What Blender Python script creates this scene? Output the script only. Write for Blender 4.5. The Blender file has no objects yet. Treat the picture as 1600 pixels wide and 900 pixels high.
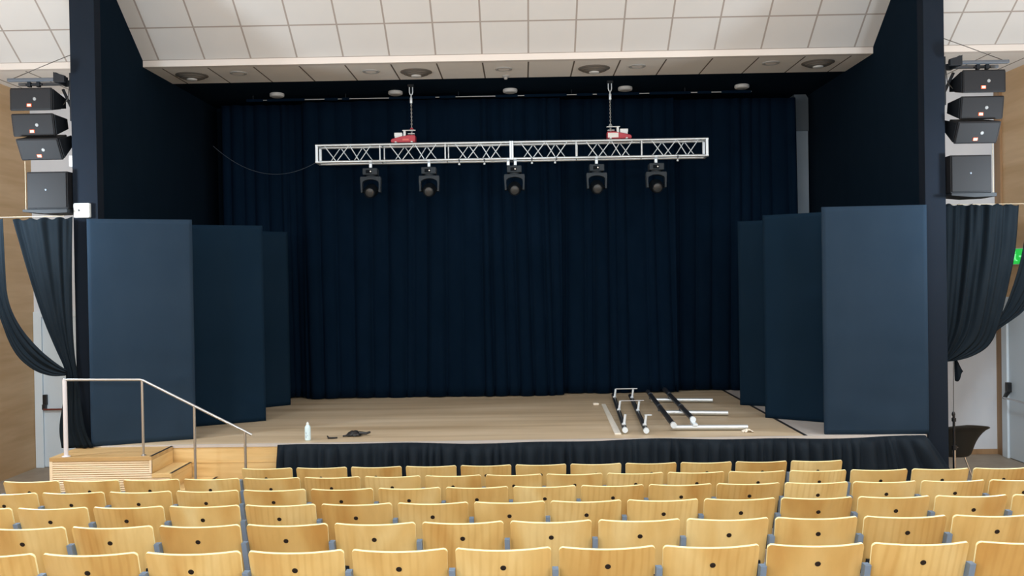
import bpy, bmesh, math, random
from mathutils import Vector, Matrix
random.seed(11)
PI = math.pi
COL = bpy.context.scene.collection
sc = bpy.context.scene

# ------------------------------------------------------------------ helpers
def srgb(r, g, b):
    f = lambda c: (c / 255 / 12.92) if c / 255 <= 0.04045 else ((c / 255 + 0.055) / 1.055) ** 2.4
    return (f(r), f(g), f(b), 1.0)

def obj(name, bm, mat=None, parent=None, smooth=False):
    me = bpy.data.meshes.new(name)
    bmesh.ops.recalc_face_normals(bm, faces=bm.faces[:])
    if smooth:
        for f in bm.faces: f.smooth = True
        for e in bm.edges:
            if len(e.link_faces) == 2 and e.calc_face_angle(0) > math.radians(38): e.smooth = False
    bm.to_mesh(me); bm.free()
    o = bpy.data.objects.new(name, me); COL.objects.link(o)
    for m in (mat if isinstance(mat, (list, tuple)) else [mat]):
        if m: me.materials.append(m)
    if parent: o.parent = parent
    return o

def tag(o, label, cat, group=None, kind=None):
    o['label'] = label; o['category'] = cat
    if group: o['group'] = group
    if kind: o['kind'] = kind
    return o

def thing(name, label, cat, loc=(0, 0, 0), rotz=0.0, group=None):
    o = bpy.data.objects.new(name, None); COL.objects.link(o)
    o.empty_display_size = 0.1
    o.location = loc; o.rotation_euler = (0, 0, rotz)
    return tag(o, label, cat, group)

def struct(name, bm, mat, label, cat, smooth=False):
    return tag(obj(name, bm, mat, None, smooth), label, cat, None, 'structure')

def BM(): return bmesh.new()

def box(bm, x0, x1, y0, y1, z0, z1, bevel=0.0, M=None, seg=2):
    t = bmesh.new()
    bmesh.ops.create_cube(t, size=1.0)
    for v in t.verts:
        v.co = Vector((x0 + (v.co.x + .5) * (x1 - x0), y0 + (v.co.y + .5) * (y1 - y0), z0 + (v.co.z + .5) * (z1 - z0)))
    if bevel > 0:
        bmesh.ops.bevel(t, geom=t.edges[:], offset=bevel, segments=seg, affect='EDGES', profile=0.5)
    merge(bm, t, M)
    return bm

def merge(bm, t, M=None):
    if M is not None: bmesh.ops.transform(t, matrix=M, verts=t.verts[:])
    mp = {}
    for v in t.verts: mp[v] = bm.verts.new(v.co)
    for f in t.faces:
        nf = bm.faces.new([mp[v] for v in f.verts]); nf.material_index = f.material_index; nf.smooth = f.smooth
    t.free()

def prism(bm, pts, axis, a, b, bevel=0.0, M=None):
    """closed polygon pts extruded along axis ('x': pts are (y,z); 'y': (x,z); 'z': (x,y)) from a to b"""
    t = bmesh.new()
    def P(p, h): return (h, p[0], p[1]) if axis == 'x' else ((p[0], h, p[1]) if axis == 'y' else (p[0], p[1], h))
    A = [t.verts.new(P(p, a)) for p in pts]; B = [t.verts.new(P(p, b)) for p in pts]
    t.faces.new(A); t.faces.new(B[::-1])
    n = len(pts)
    for i in range(n): t.faces.new([A[i], B[i], B[(i + 1) % n], A[(i + 1) % n]])
    bmesh.ops.recalc_face_normals(t, faces=t.faces[:])
    if bevel > 0: bmesh.ops.bevel(t, geom=t.edges[:], offset=bevel, segments=2, affect='EDGES', profile=.5)
    merge(bm, t, M)
    return bm

def tube(bm, path, r, n=10, caps=True):
    """round tube along a polyline; r may be a list"""
    P = [Vector(p) for p in path]
    rr = r if isinstance(r, (list, tuple)) else [r] * len(P)
    rings = []
    up = None
    for i, p in enumerate(P):
        d = (P[min(i + 1, len(P) - 1)] - P[max(i - 1, 0)]).normalized()
        if up is None:
            up = Vector((0, 0, 1)) if abs(d.z) < .9 else Vector((1, 0, 0))
        s = d.cross(up).normalized(); u = s.cross(d).normalized(); up = u
        rings.append([bm.verts.new(p + (s * math.cos(2 * PI * k / n) + u * math.sin(2 * PI * k / n)) * rr[i]) for k in range(n)])
    for a, b in zip(rings, rings[1:]):
        for k in range(n): bm.faces.new([a[k], a[(k + 1) % n], b[(k + 1) % n], b[k]])
    if caps:
        bm.faces.new(rings[0][::-1]); bm.faces.new(rings[-1])
    return bm

def lathe(bm, prof, n=24, M=None):
    """profile (r,z) about local Z"""
    t = bmesh.new(); rings = []
    for r, z in prof:
        if r < 1e-6: rings.append([t.verts.new((0, 0, z))])
        else: rings.append([t.verts.new((r * math.cos(2 * PI * k / n), r * math.sin(2 * PI * k / n), z)) for k in range(n)])
    for a, b in zip(rings, rings[1:]):
        for k in range(n):
            k2 = (k + 1) % n
            if len(a) == 1 and len(b) == 1: continue
            if len(a) == 1: t.faces.new([a[0], b[k2], b[k]])
            elif len(b) == 1: t.faces.new([a[k], a[k2], b[0]])
            else: t.faces.new([a[k], a[k2], b[k2], b[k]])
    if len(rings[0]) > 1: t.faces.new(rings[0][::-1])
    if len(rings[-1]) > 1: t.faces.new(rings[-1])
    merge(bm, t, M)
    return bm

def T(x, y, z): return Matrix.Translation((x, y, z))
def RX(a): return Matrix.Rotation(a, 4, 'X')
def RY(a): return Matrix.Rotation(a, 4, 'Y')
def RZ(a): return Matrix.Rotation(a, 4, 'Z')

def polyline(pts, t):
    """point at normalised arc length t"""
    L = [0]
    for a, b in zip(pts, pts[1:]): L.append(L[-1] + math.dist(a, b))
    s = t * L[-1]
    for i in range(len(pts) - 1):
        if s <= L[i + 1] or i == len(pts) - 2:
            k = (s - L[i]) / max(L[i + 1] - L[i], 1e-9)
            return tuple(pts[i][j] + (pts[i + 1][j] - pts[i][j]) * k for j in range(len(pts[0])))

def smooth_pts(pts, it=2):
    for _ in range(it):
        q = [pts[0]]
        for a, b in zip(pts, pts[1:]):
            q.append(tuple(a[i] * .75 + b[i] * .25 for i in range(len(a))))
            q.append(tuple(a[i] * .25 + b[i] * .75 for i in range(len(a))))
        q.append(pts[-1]); pts = q
    return pts

# ------------------------------------------------------------------ materials
def mat(name, color, rough=.6, metal=0.0, spec=.5, sheen=0.0, emit=None, estr=0.0, coat=0.0):
    m = bpy.data.materials.new(name); m.use_nodes = True
    b = m.node_tree.nodes['Principled BSDF']
    b.inputs['Base Color'].default_value = color if len(color) == 4 else (*color, 1)
    b.inputs['Roughness'].default_value = rough; b.inputs['Metallic'].default_value = metal
    b.inputs['Specular IOR Level'].default_value = spec
    if sheen: b.inputs['Sheen Weight'].default_value = sheen; b.inputs['Sheen Roughness'].default_value = .5
    if coat: b.inputs['Coat Weight'].default_value = coat
    if emit: b.inputs['Emission Color'].default_value = emit; b.inputs['Emission Strength'].default_value = estr
    return m

class NG:
    def __init__(s, m): s.nt = m.node_tree; s.b = s.nt.nodes['Principled BSDF']
    def n(s, t, **kw):
        x = s.nt.nodes.new(t)
        for k, v in kw.items():
            if k.startswith('i_'): x.inputs[k[2:]].default_value = v
            else: setattr(x, k, v)
        return x
    def l(s, a, b): s.nt.links.new(a, b)
    def math(s, op, a, b=None):
        x = s.nt.nodes.new('ShaderNodeMath'); x.operation = op
        for i, v in enumerate((a, b)):
            if v is None: continue
            if isinstance(v, (int, float)): x.inputs[i].default_value = v
            else: s.l(v, x.inputs[i])
        return x.outputs[0]
    def ramp(s, fac, stops):
        r = s.nt.nodes.new('ShaderNodeValToRGB')
        e = r.color_ramp.elements
        while len(e) < len(stops): e.new(.5)
        for el, (p, c) in zip(e, stops): el.position = p; el.color = c
        s.l(fac, r.inputs[0]); return r.outputs[0]
    def mix(s, fac, a, b, mode='MIX'):
        x = s.nt.nodes.new('ShaderNodeMix'); x.data_type = 'RGBA'; x.blend_type = mode
        for sock, v in ((x.inputs[0], fac), (x.inputs[6], a), (x.inputs[7], b)):
            if isinstance(v, (int, float)): sock.default_value = v
            elif isinstance(v, tuple): sock.default_value = v
            else: s.l(v, sock)
        return x.outputs[2]
    def coords(s, scale=(1, 1, 1), kind='Object', offset=None):
        tc = s.n('ShaderNodeTexCoord'); mp = s.n('ShaderNodeMapping'); mp.inputs['Scale'].default_value = scale
        src = tc.outputs[kind]
        if offset is not None:
            va = s.n('ShaderNodeVectorMath', operation='ADD'); s.l(src, va.inputs[0]); s.l(offset, va.inputs[1]); src = va.outputs[0]
        s.l(src, mp.inputs['Vector']); return mp.outputs[0]
    def noise(s, vec, scale=5., detail=3., rough=.5, dist=0.):
        x = s.n('ShaderNodeTexNoise'); s.l(vec, x.inputs['Vector'])
        x.inputs['Scale'].default_value = scale; x.inputs['Detail'].default_value = detail
        x.inputs['Roughness'].default_value = rough; x.inputs['Distortion'].default_value = dist
        return x.outputs['Fac']
    def bump(s, h, strength=.2, dist=.01):
        x = s.n('ShaderNodeBump'); x.inputs['Strength'].default_value = strength; x.inputs['Distance'].default_value = dist
        s.l(h, x.inputs['Height']); s.l(x.outputs[0], s.b.inputs['Normal'])

def cloth(name, c0, c1, rough=.95, sheen=.0, scale=(3, 3, 1.2)):
    m = mat(name, c0, rough, spec=.03, sheen=sheen); g = NG(m)
    n = g.noise(g.coords(scale), 1.6, 5, .6)
    g.l(g.ramp(n, [(.3, c0), (.75, c1)]), g.b.inputs['Base Color'])
    w = g.noise(g.coords((1, 1, 1)), 220, 2, .5)
    g.bump(w, .12, .002)
    return m

def wood(name, c0, c1, c2, scale, rough=.45, per_object=False, tone=False, wave=None, coat=0.0):
    m = mat(name, c0, rough, spec=.4, coat=coat); g = NG(m)
    off = None
    if per_object:
        oi = g.n('ShaderNodeObjectInfo')
        cx = g.n('ShaderNodeCombineXYZ'); r = oi.outputs['Random']
        g.l(g.math('MULTIPLY', r, 71.0), cx.inputs[0]); g.l(g.math('MULTIPLY', r, 37.0), cx.inputs[1]); g.l(g.math('MULTIPLY', r, 53.0), cx.inputs[2])
        off = cx.outputs[0]
    v = g.coords(scale, offset=off)
    a = g.noise(v, 1.0, 2.2, .5, .5)
    v2 = g.coords(tuple(q * 4 for q in scale), offset=off)
    b = g.noise(v2, 1.0, 3, .6, .2)
    col = g.ramp(a, [(.28, c0), (.5, c1), (.74, c2)])
    fine = g.ramp(b, [(.3, (.90, .87, .83, 1)), (.65, (1, 1, 1, 1))])
    col = g.mix(.7, col, fine, 'MULTIPLY')
    if wave:
        wv = g.n('ShaderNodeTexWave'); wv.wave_type = 'RINGS'; wv.rings_direction = 'Z' if wave == 'z' else 'Y'
        g.l(g.coords((2.2, 1, .5), offset=off), wv.inputs['Vector'])
        wv.inputs['Scale'].default_value = 3.2; wv.inputs['Distortion'].default_value = 5.0; wv.inputs['Detail'].default_value = 2; wv.inputs['Detail Scale'].default_value = .8
        gr = g.ramp(wv.outputs['Fac'], [(.0, (.90, .85, .77, 1)), (.45, (1, 1, 1, 1))])
        big = g.ramp(g.noise(g.coords((.8, .8, .8), offset=off), 1.5, 1), [(.45, (0, 0, 0, 1)), (.6, (1, 1, 1, 1))])
        sep = g.n('ShaderNodeSeparateColor'); g.l(big, sep.inputs[0])
        col = g.mix(g.math('MULTIPLY', sep.outputs[0], .75), col, g.mix(1.0, col, gr, 'MULTIPLY'))
    if tone:
        oi2 = g.n('ShaderNodeObjectInfo')
        col = g.mix(1.0, col, oi2.outputs['Color'], 'MULTIPLY')
    g.l(col, g.b.inputs['Base Color'])
    g.bump(b, .05, .002)
    return m

def line_mask(g, x, pitch, off, half):
    """1 on lines x = off + k*pitch"""
    q = g.math('DIVIDE', g.math('SUBTRACT', x, off), pitch)
    fr = g.math('SUBTRACT', q, g.math('FLOOR', g.math('ADD', q, .5)))
    return g.math('LESS_THAN', g.math('ABSOLUTE', fr), half / pitch)

def tile_mat(name, c, cl, xp, xo, yp=None, yo=0, half=.009, halfy=.009):
    m = mat(name, c, .85, spec=.2); g = NG(m)
    tc = g.n('ShaderNodeTexCoord'); sp = g.n('ShaderNodeSeparateXYZ'); g.l(tc.outputs['Object'], sp.inputs[0])
    k = line_mask(g, sp.outputs[0], xp, xo, half)
    if yp: k = g.math('MAXIMUM', k, line_mask(g, sp.outputs[1], yp, yo, halfy))
    n = g.noise(g.coords((1, 1, 1)), 1.3, 3, .6)
    base = g.mix(.5, c, g.ramp(n, [(.3, tuple(x * .94 for x in c[:3]) + (1,)), (.7, c)]))
    g.l(g.mix(k, base, cl), g.b.inputs['Base Color'])
    return m

M = {}
M['black_paint'] = cloth('black_paint', (.012, .017, .026, 1), (.014, .019, .029, 1), .85)  # column fronts, paler than black_wall: stronger front light put into the colour
M['black_wall'] = cloth('black_wall', (.0045, .0115, .022, 1), (.0060, .0140, .026, 1), .95)
M['curtain'] = cloth('black_curtain', (.0020, .0080, .0195, 1), (.0032, .0106, .025, 1), .95)
M['drape'] = cloth('black_drape', (.007, .0105, .0145, 1), (.010, .0145, .0195, 1), .75, .0)
M['panel'] = cloth('black_flat_cloth', (.0065, .0180, .0345, 1), (.0085, .0215, .040, 1), .95, 0, (1.3, 1.3, 1.0))  # flats further back: darker cloth, their weaker light put into the colour
M['panel_faded'] = cloth('faded_flat_cloth', (.0195, .036, .060, 1), (.024, .042, .068, 1), .95, 0, (1.3, 1.3, 1.0))  # two foremost flats: paler copy, the extra light there put into the colour
M['skirt'] = cloth('black_skirt', (.013, .018, .025, 1), (.019, .026, .035, 1), .8, .0)
M['white_wall'] = cloth('white_wall_paint', srgb(222, 225, 232), srgb(228, 230, 236), .8)
M['grey_pier'] = mat('grey_pier_paint', srgb(150, 165, 180), .8)  # grey stands for a lit wall beyond the curtain gap
M['grey_pier_dark'] = mat('grey_pier_paint_dark', srgb(96, 106, 116), .8)  # upper part: beam shade put into a darker grey
TX = -.461
M['tile_slope'] = tile_mat('slope_tiles', srgb(222, 222, 223), srgb(172, 164, 160), .6, TX, .40, 11.62, .011, .008)
M['tile_soffit'] = tile_mat('soffit_tiles', srgb(244, 240, 236), srgb(110, 100, 92), .6, TX, None, 0, .010)
M['fascia'] = mat('white_fascia_paint', srgb(232, 226, 222), .7)
M['plain_ceiling'] = tile_mat('flat_ceiling_tiles', srgb(226, 218, 214), srgb(172, 164, 160), .6, TX, .6, 0)
M['wood_wall'] = wood('wood_veneer_wall', srgb(206, 166, 120), srgb(218, 180, 136), srgb(228, 192, 150), (.35, .35, 4.0), .55)
M['ply'] = wood('beech_plywood', srgb(208, 164, 94), srgb(227, 194, 126), srgb(238, 214, 154), (3.4, 3, .5), .38, True, True, 'z', .15)
M['ply_edge'] = mat('plywood_edge', srgb(250, 236, 182), .45)
M['pine'] = wood('pine_boards', srgb(206, 168, 108), srgb(226, 192, 134), srgb(236, 208, 154), (.9, .9, 9), .4, True)
M['pine_top'] = wood('pine_tread', srgb(186, 152, 102), srgb(202, 168, 118), srgb(212, 180, 132), (.9, 7, 7), .42, True)
M['pine_pale'] = wood('pale_ribbed_pine', srgb(240, 218, 182), srgb(246, 228, 198), srgb(250, 234, 210), (1.2, 1.2, 12), .5)
M['stage_floor'] = wood('stage_oak_vinyl', srgb(184, 163, 134), srgb(206, 187, 159), srgb(220, 203, 178), (.28, 3.6, 3), .45)
M['stage_pale'] = mat('stage_pale_floor', srgb(196, 190, 186), .5)
M['floor'] = cloth('auditorium_floor', srgb(156, 142, 126), srgb(170, 156, 140), .45)
M['nosing'] = mat('black_nosing', (.015, .015, .017, 1), .6)
M['alu'] = mat('aluminium', (.72, .78, .83, 1), .34, .7)
M['alu_bright'] = mat('bright_aluminium', (.78, .87, .95, 1), .4, .3)
M['steel'] = mat('brushed_steel', (.62, .63, .65, 1), .3, .9)
M['white_paint_metal'] = mat('white_powder_coat', srgb(222, 220, 226), .4)
M['chrome'] = mat('chrome', (.85, .85, .87, 1), .12, 1.0)
M['dark_tube'] = mat('dark_tube', (.035, .038, .045, 1), .35, .3)
M['seat_grey'] = mat('grey_seat_support', srgb(124, 144, 170), .45, .1)
M['dot'] = mat('dark_cap', (.016, .010, .008, 1), .5, spec=.3)
M['fixture'] = mat('fixture_black', (.004, .0065, .010, 1), .7, spec=.1)
M['fixture_light'] = mat('fixture_grey', (.034, .045, .058, 1), .55, spec=.2)
M['lens'] = mat('lens_glass', (.036, .038, .040, 1), .4, spec=.5)
M['spk'] = mat('speaker_black', (.009, .010, .013, 1), .6, spec=.25)
M['grille'] = mat('speaker_grille', (.013, .014, .017, 1), .7, spec=.25)
M['emblem'] = mat('emblem_grey', (.22, .23, .24, 1), .6)
M['badge'] = mat('orange_badge', srgb(226, 96, 56), .5)
M['badge_white'] = mat('badge_white', srgb(250, 226, 214), .5)
M['pale_disc'] = mat('pale_disc', srgb(170, 170, 170), .6)
M['iron'] = mat('black_steel', (.010, .013, .018, 1), .6, .0, spec=.25)
M['grey_steel'] = mat('grey_steel', (.09, .11, .14, 1), .45, .4)
M['red'] = mat('hoist_red', srgb(190, 62, 78), .5)
M['hoist_silver'] = mat('hoist_silver', (.72, .76, .78, 1), .4, .3)
M['label_white'] = mat('white_sticker', srgb(244, 244, 244), .6)
M['label_pink'] = mat('pale_red_sticker', srgb(226, 120, 112), .6)
M['white_plastic'] = mat('white_plastic', srgb(232, 240, 242), .4)
M['door'] = mat('door_pale_paint', srgb(220, 231, 240), .5)
M['door_frame'] = mat('door_frame_paint', srgb(228, 238, 246), .45)
M['door_trim'] = wood('door_trim_wood', srgb(150, 116, 82), srgb(170, 134, 98), srgb(184, 148, 110), (6, 6, .6), .5)
M['black_plastic'] = mat('black_plastic', (.014, .014, .016, 1), .4)
M['red_bar'] = mat('red_brown_bar', srgb(120, 62, 52), .4, .2)
M['exit'] = mat('exit_green', srgb(20, 190, 70), .4, emit=srgb(20, 230, 80), estr=.55)
M['exit_mark'] = mat('exit_mark', srgb(120, 255, 160), .4, emit=srgb(140, 255, 170), estr=.75)
M['wire'] = mat('dark_wire', (.05, .045, .042, 1), .5)
M['cream'] = mat('cream_cord', srgb(172, 160, 138), .6)
M['wall_grey_disc'] = mat('lamp_housing', srgb(205, 205, 205), .5)
M['diffuser'] = mat('diffuser_grey', srgb(120, 114, 108), .5)
M['shell'] = mat('chair_shell', (.012, .012, .0105, 1), .55, spec=.3)
M['bottle'] = mat('bottle_plastic', srgb(214, 240, 250), .3)
M['bottle_print'] = mat('bottle_print', srgb(150, 165, 190), .5)
M['lath'] = wood('pale_lath', srgb(228, 226, 216), srgb(236, 234, 226), srgb(242, 240, 234), (9, .8, 9), .55)
M['paper'] = mat('paper', srgb(236, 228, 214), .8)
M['back_wall'] = cloth('rear_auditorium_wall', srgb(190, 170, 150), srgb(200, 182, 162), .8)

# ------------------------------------------------------------------ camera (turned .6 deg left, .5 deg down, .9 deg rolled)
cam = bpy.data.cameras.new('camera'); co = bpy.data.objects.new('camera', cam); COL.objects.link(co)
cam.sensor_width = 36; cam.lens = 36 * 1400 / 1600; cam.clip_end = 100
co.matrix_world = T(0, 0, 2.66) @ RZ(math.radians(.6)) @ RX(PI / 2 - math.radians(.53)) @ RZ(math.radians(-.93))
sc.camera = co

# ------------------------------------------------------------------ the room
XL, XR, YB, YA = -7.20, 6.95, 13.15, -7.0
ZS = .90                      # stage height
ROWY = [8.961 - .851 * i for i in range(24)]
RISE = .0875
# terraced floor (side profile swept across the room)
prof = [(14.6, 0.0)]
prof.append((ROWY[0] - .30, 0.0))
for r in range(1, 19):
    prof.append((ROWY[r - 1] - .30, RISE * r)); prof.append((ROWY[r] - .30, RISE * r))
prof[-1] = (YA, prof[-1][1])
prof += [(YA, -.3), (14.6, -.3)]
bm = BM(); prism(bm, prof, 'x', XL, XR)
struct('floor', bm, M['floor'], 'grey-brown smooth floor rising in low terraces under the rows of chairs', 'floor')

bm = BM(); box(bm, XL - .2, XL, YA, 14.6, -.3, 9.2)
struct('wall_left', bm, M['wood_wall'], 'brown wood-veneer side wall behind the swagged black curtain near the panic-bar door', 'wall')
bm = BM(); box(bm, XR, XR + .2, YA, 14.6, -.3, 9.2)
struct('wall_right', bm, M['wood_wall'], 'brown wood-veneer side wall carrying the green exit sign', 'wall')
bm = BM(); box(bm, XL, XR, YA - .2, YA, -.3, 9.2)
struct('wall_front', bm, M['back_wall'], 'plain beige wall at the rear of the audience', 'wall')
bm = BM()
box(bm, XL, -4.935, YB, YB + .15, 0, 5.6)
struct('wall_back_left', bm, M['white_wall'], 'white wall behind the hanging speakers beside the wood-veneer wall and door', 'wall')
bm = BM()
box(bm, 4.65, XR, YB, YB + .15, 0, 5.6)
struct('wall_back_right', bm, M['white_wall'], 'white wall behind the black tub chair and hanging speakers', 'wall')
bm = BM(); box(bm, -4.98, 4.75, 14.45, 14.6, 0, 6.0)
struct('wall_back', bm, M['black_wall'], 'black wall at the very back of the stage behind the curtains', 'wall')

# black side walls of the stage
bm = BM(); box(bm, -4.935, -4.87, 9.95, 14.45, 0, 7.3)
struct('wall_stage_left', bm, M['black_wall'], 'tall black side wall of the stage on the steps side', 'wall')
bm = BM(); box(bm, 4.58, 4.65, 9.95, 14.45, 0, 7.3)
struct('wall_stage_right', bm, M['black_wall'], 'tall black side wall of the stage on the exit-sign side', 'wall')
bm = BM(); box(bm, -4.935, -4.66, 9.85, 10.0, 0, 7.3, .004)
struct('column_left', bm, M['black_paint'], 'black proscenium column behind the steps and the white junction box', 'column')
bm = BM(); box(bm, 4.43, 4.655, 9.85, 10.0, 0, 7.3, .004)
struct('column_right', bm, M['black_paint'], 'black proscenium column beside the tub chair', 'column')

# ceilings: steep tiled slope, its white edge, the soffit, black ceiling over the stage, flat ceiling over the seats
def quad_slab(pts, n, th):
    b = BM(); a = [b.verts.new(p) for p in pts]; c = [b.verts.new(Vector(p) + Vector(n) * th) for p in pts]
    b.faces.new(a); b.faces.new(c[::-1])
    for i in range(4): b.faces.new([a[i], c[i], c[(i + 1) % 4], a[(i + 1) % 4]])
    return b
SL = .77
zt = 7.7; yt = 11.62 - (zt - 5.582) / SL
bm = quad_slab([(XL, 11.62, 5.582), (XR, 11.62, 5.582), (XR, yt, zt), (XL, yt, zt)], (0, .6, .8), .12)
struct('ceiling_slope', bm, M['tile_slope'], 'steeply sloping white tiled ceiling coming down to the stage opening', 'ceiling')
bm = BM(); box(bm, XL, XR, 11.62, 11.72, 5.50, 5.582)
struct('trim_1', bm, M['fascia'], 'smooth white edge band along the bottom of the tiled ceiling slope', 'ceiling trim')
bm = BM(); box(bm, XL, XR, 11.72, 12.62, 5.50, 5.62)
box(bm, XL, -4.935, 12.62, YB, 5.50, 5.62); box(bm, 4.65, XR, 12.62, YB, 5.50, 5.62)
struct('ceiling_soffit', bm, M['tile_soffit'], 'narrow level strip of beige ceiling tiles carrying diffusers and downlights', 'ceiling')
bm = BM(); box(bm, -4.87, 4.58, 12.62, 14.45, 5.50, 5.62)
struct('ceiling_stage', bm, M['black_wall'], 'black ceiling above the stage', 'ceiling')
bm = BM(); box(bm, XL, XR, YA, yt + .02, zt, zt + .12)
struct('ceiling', bm, M['plain_ceiling'], 'flat white tiled ceiling above the audience', 'ceiling')

# grey strip standing for the lit backstage wall, its head coloured as beam shade
bm = BM(); box(bm, 4.36, 4.56, 14.2, 14.45, ZS, 4.93)
struct('trim_2', bm, M['grey_pier'], 'pale grey pier showing in the gap beside the back curtain', 'pier')
bm = BM(); prism(bm, [(4.345, 4.93), (4.56, 4.93), (4.56, 5.44), (4.52, 5.5), (4.34, 5.5)], 'y', 14.17, 14.45)
struct('trim_3', bm, M['grey_pier_dark'], 'darker grey head on top of the pale pier beside the back curtain', 'pier head')

# stage platform
bm = BM(); box(bm, -4.87, 3.07, 9.83, 14.45, .80, ZS)
struct('floor_stage', bm, M['stage_floor'], 'oak-look stage floor with grain running across the stage', 'stage floor')
bm = BM(); prism(bm, [(3.11, 9.83), (4.41, 9.83), (4.41, 10.02), (4.58, 10.02), (4.58, 14.45), (3.11, 14.45)], 'z', .80, ZS - .002)
struct('floor_stage_wing', bm, M['stage_pale'], 'pale bare strip of stage floor under the flats beside the dark joint', 'stage floor')
bm = BM(); box(bm, 3.07, 3.11, 9.83, 14.45, .80, ZS + .002)
struct('trim_4', bm, M['nosing'], 'thin dark joint line between the oak floor and the pale strip', 'floor joint')
bm = BM(); box(bm, -4.87, 4.385, 9.80, 9.83, ZS - .03, ZS + .001)
struct('trim_5', bm, M['stage_pale'], 'pale front edge of the stage floor above the black skirt', 'stage edge')
bm = BM(); box(bm, -4.87, 4.34, 9.81, 9.86, 0, ZS - .03)
for z in (.42, .70): box(bm, -4.87, -2.6, 9.806, 9.812, z, z + .006)
struct('wall_stage_front', bm, M['pine'], 'honey pine boarding on the front of the stage beside the steps', 'stage front')

# doors
def door(name, x0, x1, ztop, label):
    d = bpy.data.objects.new(name, None); COL.objects.link(d); tag(d, label, 'door', None, 'structure'); return d
d1 = door('door_1', 0, 0, 0, 'pale door with panic bar in the white wall beyond the steps'); d1.location = (-6.62, YB, 0)
b = BM()
for (a, c, z0, z1) in ((-.575, -.455, 0, 2.30), (.455, .575, 0, 2.30), (-.455, .455, 2.22, 2.30)):
    box(b, a, c, -.045, 0, z0, z1, .006)
obj('door_frame', b, M['door_frame'], d1)
b = BM(); box(b, -.452, .452, -.022, 0, .01, 2.215, .003); lf = obj('door_leaf', b, M['door'], d1)
b = BM(); box(b, -.446, -.386, -.07, -.022, .93, 1.08, .008); box(b, -.446, -.40, -.09, -.022, .86, .94, .006); pb = obj('panic_latch', b, M['black_plastic'], d1)
b = BM(); tube(b, [(-.42, -.085, .865), (.40, -.085, .865)], .014); box(b, .37, .43, -.09, -.022, .83, .90, .006); obj('panic_bar', b, M['red_bar'], d1)
d2 = door('door_2', 0, 0, 0, 'pale door with panic bar in the wood-veneer wall under the exit sign'); d2.location = (XR, 12.30, 0)
b = BM()
for (a, c, z0, z1) in ((.52, .66, 0, 2.30), (-.66, -.52, 0, 2.30), (-.52, .52, 2.19, 2.30)):
    box(b, -.06, 0, a, c, z0, z1, .006)
obj('door_frame', b, M['door_frame'], d2)
b = BM(); box(b, -.03, 0, -.515, .515, .01, 2.185, .003); obj('door_leaf', b, M['door'], d2)
b = BM(); box(b, -.10, -.03, .44, .50, .95, 1.09, .008); prism(b, [(-.03, .96), (-.09, .96), (-.14, .86), (-.11, .85)], 'y', .46, .50); obj('panic_latch', b, M['black_plastic'], d2)
b = BM(); tube(b, [(-.125, .48, .87), (-.125, -.44, .87)], .014); box(b, -.13, -.03, -.47, -.42, .84, .90, .006); obj('panic_bar', b, M['steel'], d2)
b = BM(); box(b, XR - .03, XR, 12.99, YB, 0, 5.5)
struct('trim_6', b, M['door_trim'], 'vertical wooden corner strip between the white wall and the pale door frame', 'corner trim')
b = BM(); box(b, 4.65, XR - .03, YB - .018, YB, 0, .075, .003)
struct('baseboard_right', b, M['door_trim'], 'low brown skirting board under the white wall behind the tub chair', 'baseboard')

# exit sign: green panel over the door with a running figure, an arrow and a doorway
es = thing('exit_sign', 'lit green emergency exit sign on the wood-veneer wall above the door', 'sign', (XR, 12.55, 2.87))
b = BM(); box(b, -.028, 0, -.22, .26, -.115, .115, .004); obj('housing', b, M['white_plastic'], es)
b = BM(); box(b, -.032, -.028, -.21, .25, -.105, .105); obj('face', b, M['exit'], es)
def mark(b, pts): prism(b, pts, 'x', -.0345, -.032)
b = BM()
mark(b, [(.22, -.08), (.22, .085), (.13, .085), (.13, -.08), (.145, -.08), (.145, .07), (.205, .07), (.205, -.08)])     # doorway
lathe(b, [(0, 0), (.016, 0), (.016, .0025), (0, .0025)], 12, T(-.032, .075, .062) @ RY(-PI / 2))                         # running figure
mark(b, [(.075, .04), (.045, .035), (.06, -.01), (.09, -.005)]); mark(b, [(.088, 0), (.10, -.04), (.14, -.055), (.138, -.07), (.088, -.055), (.072, -.008)])
mark(b, [(.062, -.005), (.045, -.045), (.01, -.05), (.01, -.065), (.056, -.06), (.08, -.01)]); mark(b, [(.072, .036), (.10, .02), (.115, .0), (.125, .008), (.105, .034), (.076, .046)])
mark(b, [(-.03, .012), (-.12, .012), (-.12, .045), (-.18, 0), (-.12, -.045), (-.12, -.012), (-.03, -.012)])             # arrow
obj('pictogram', b, M['exit_mark'], es)

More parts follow.
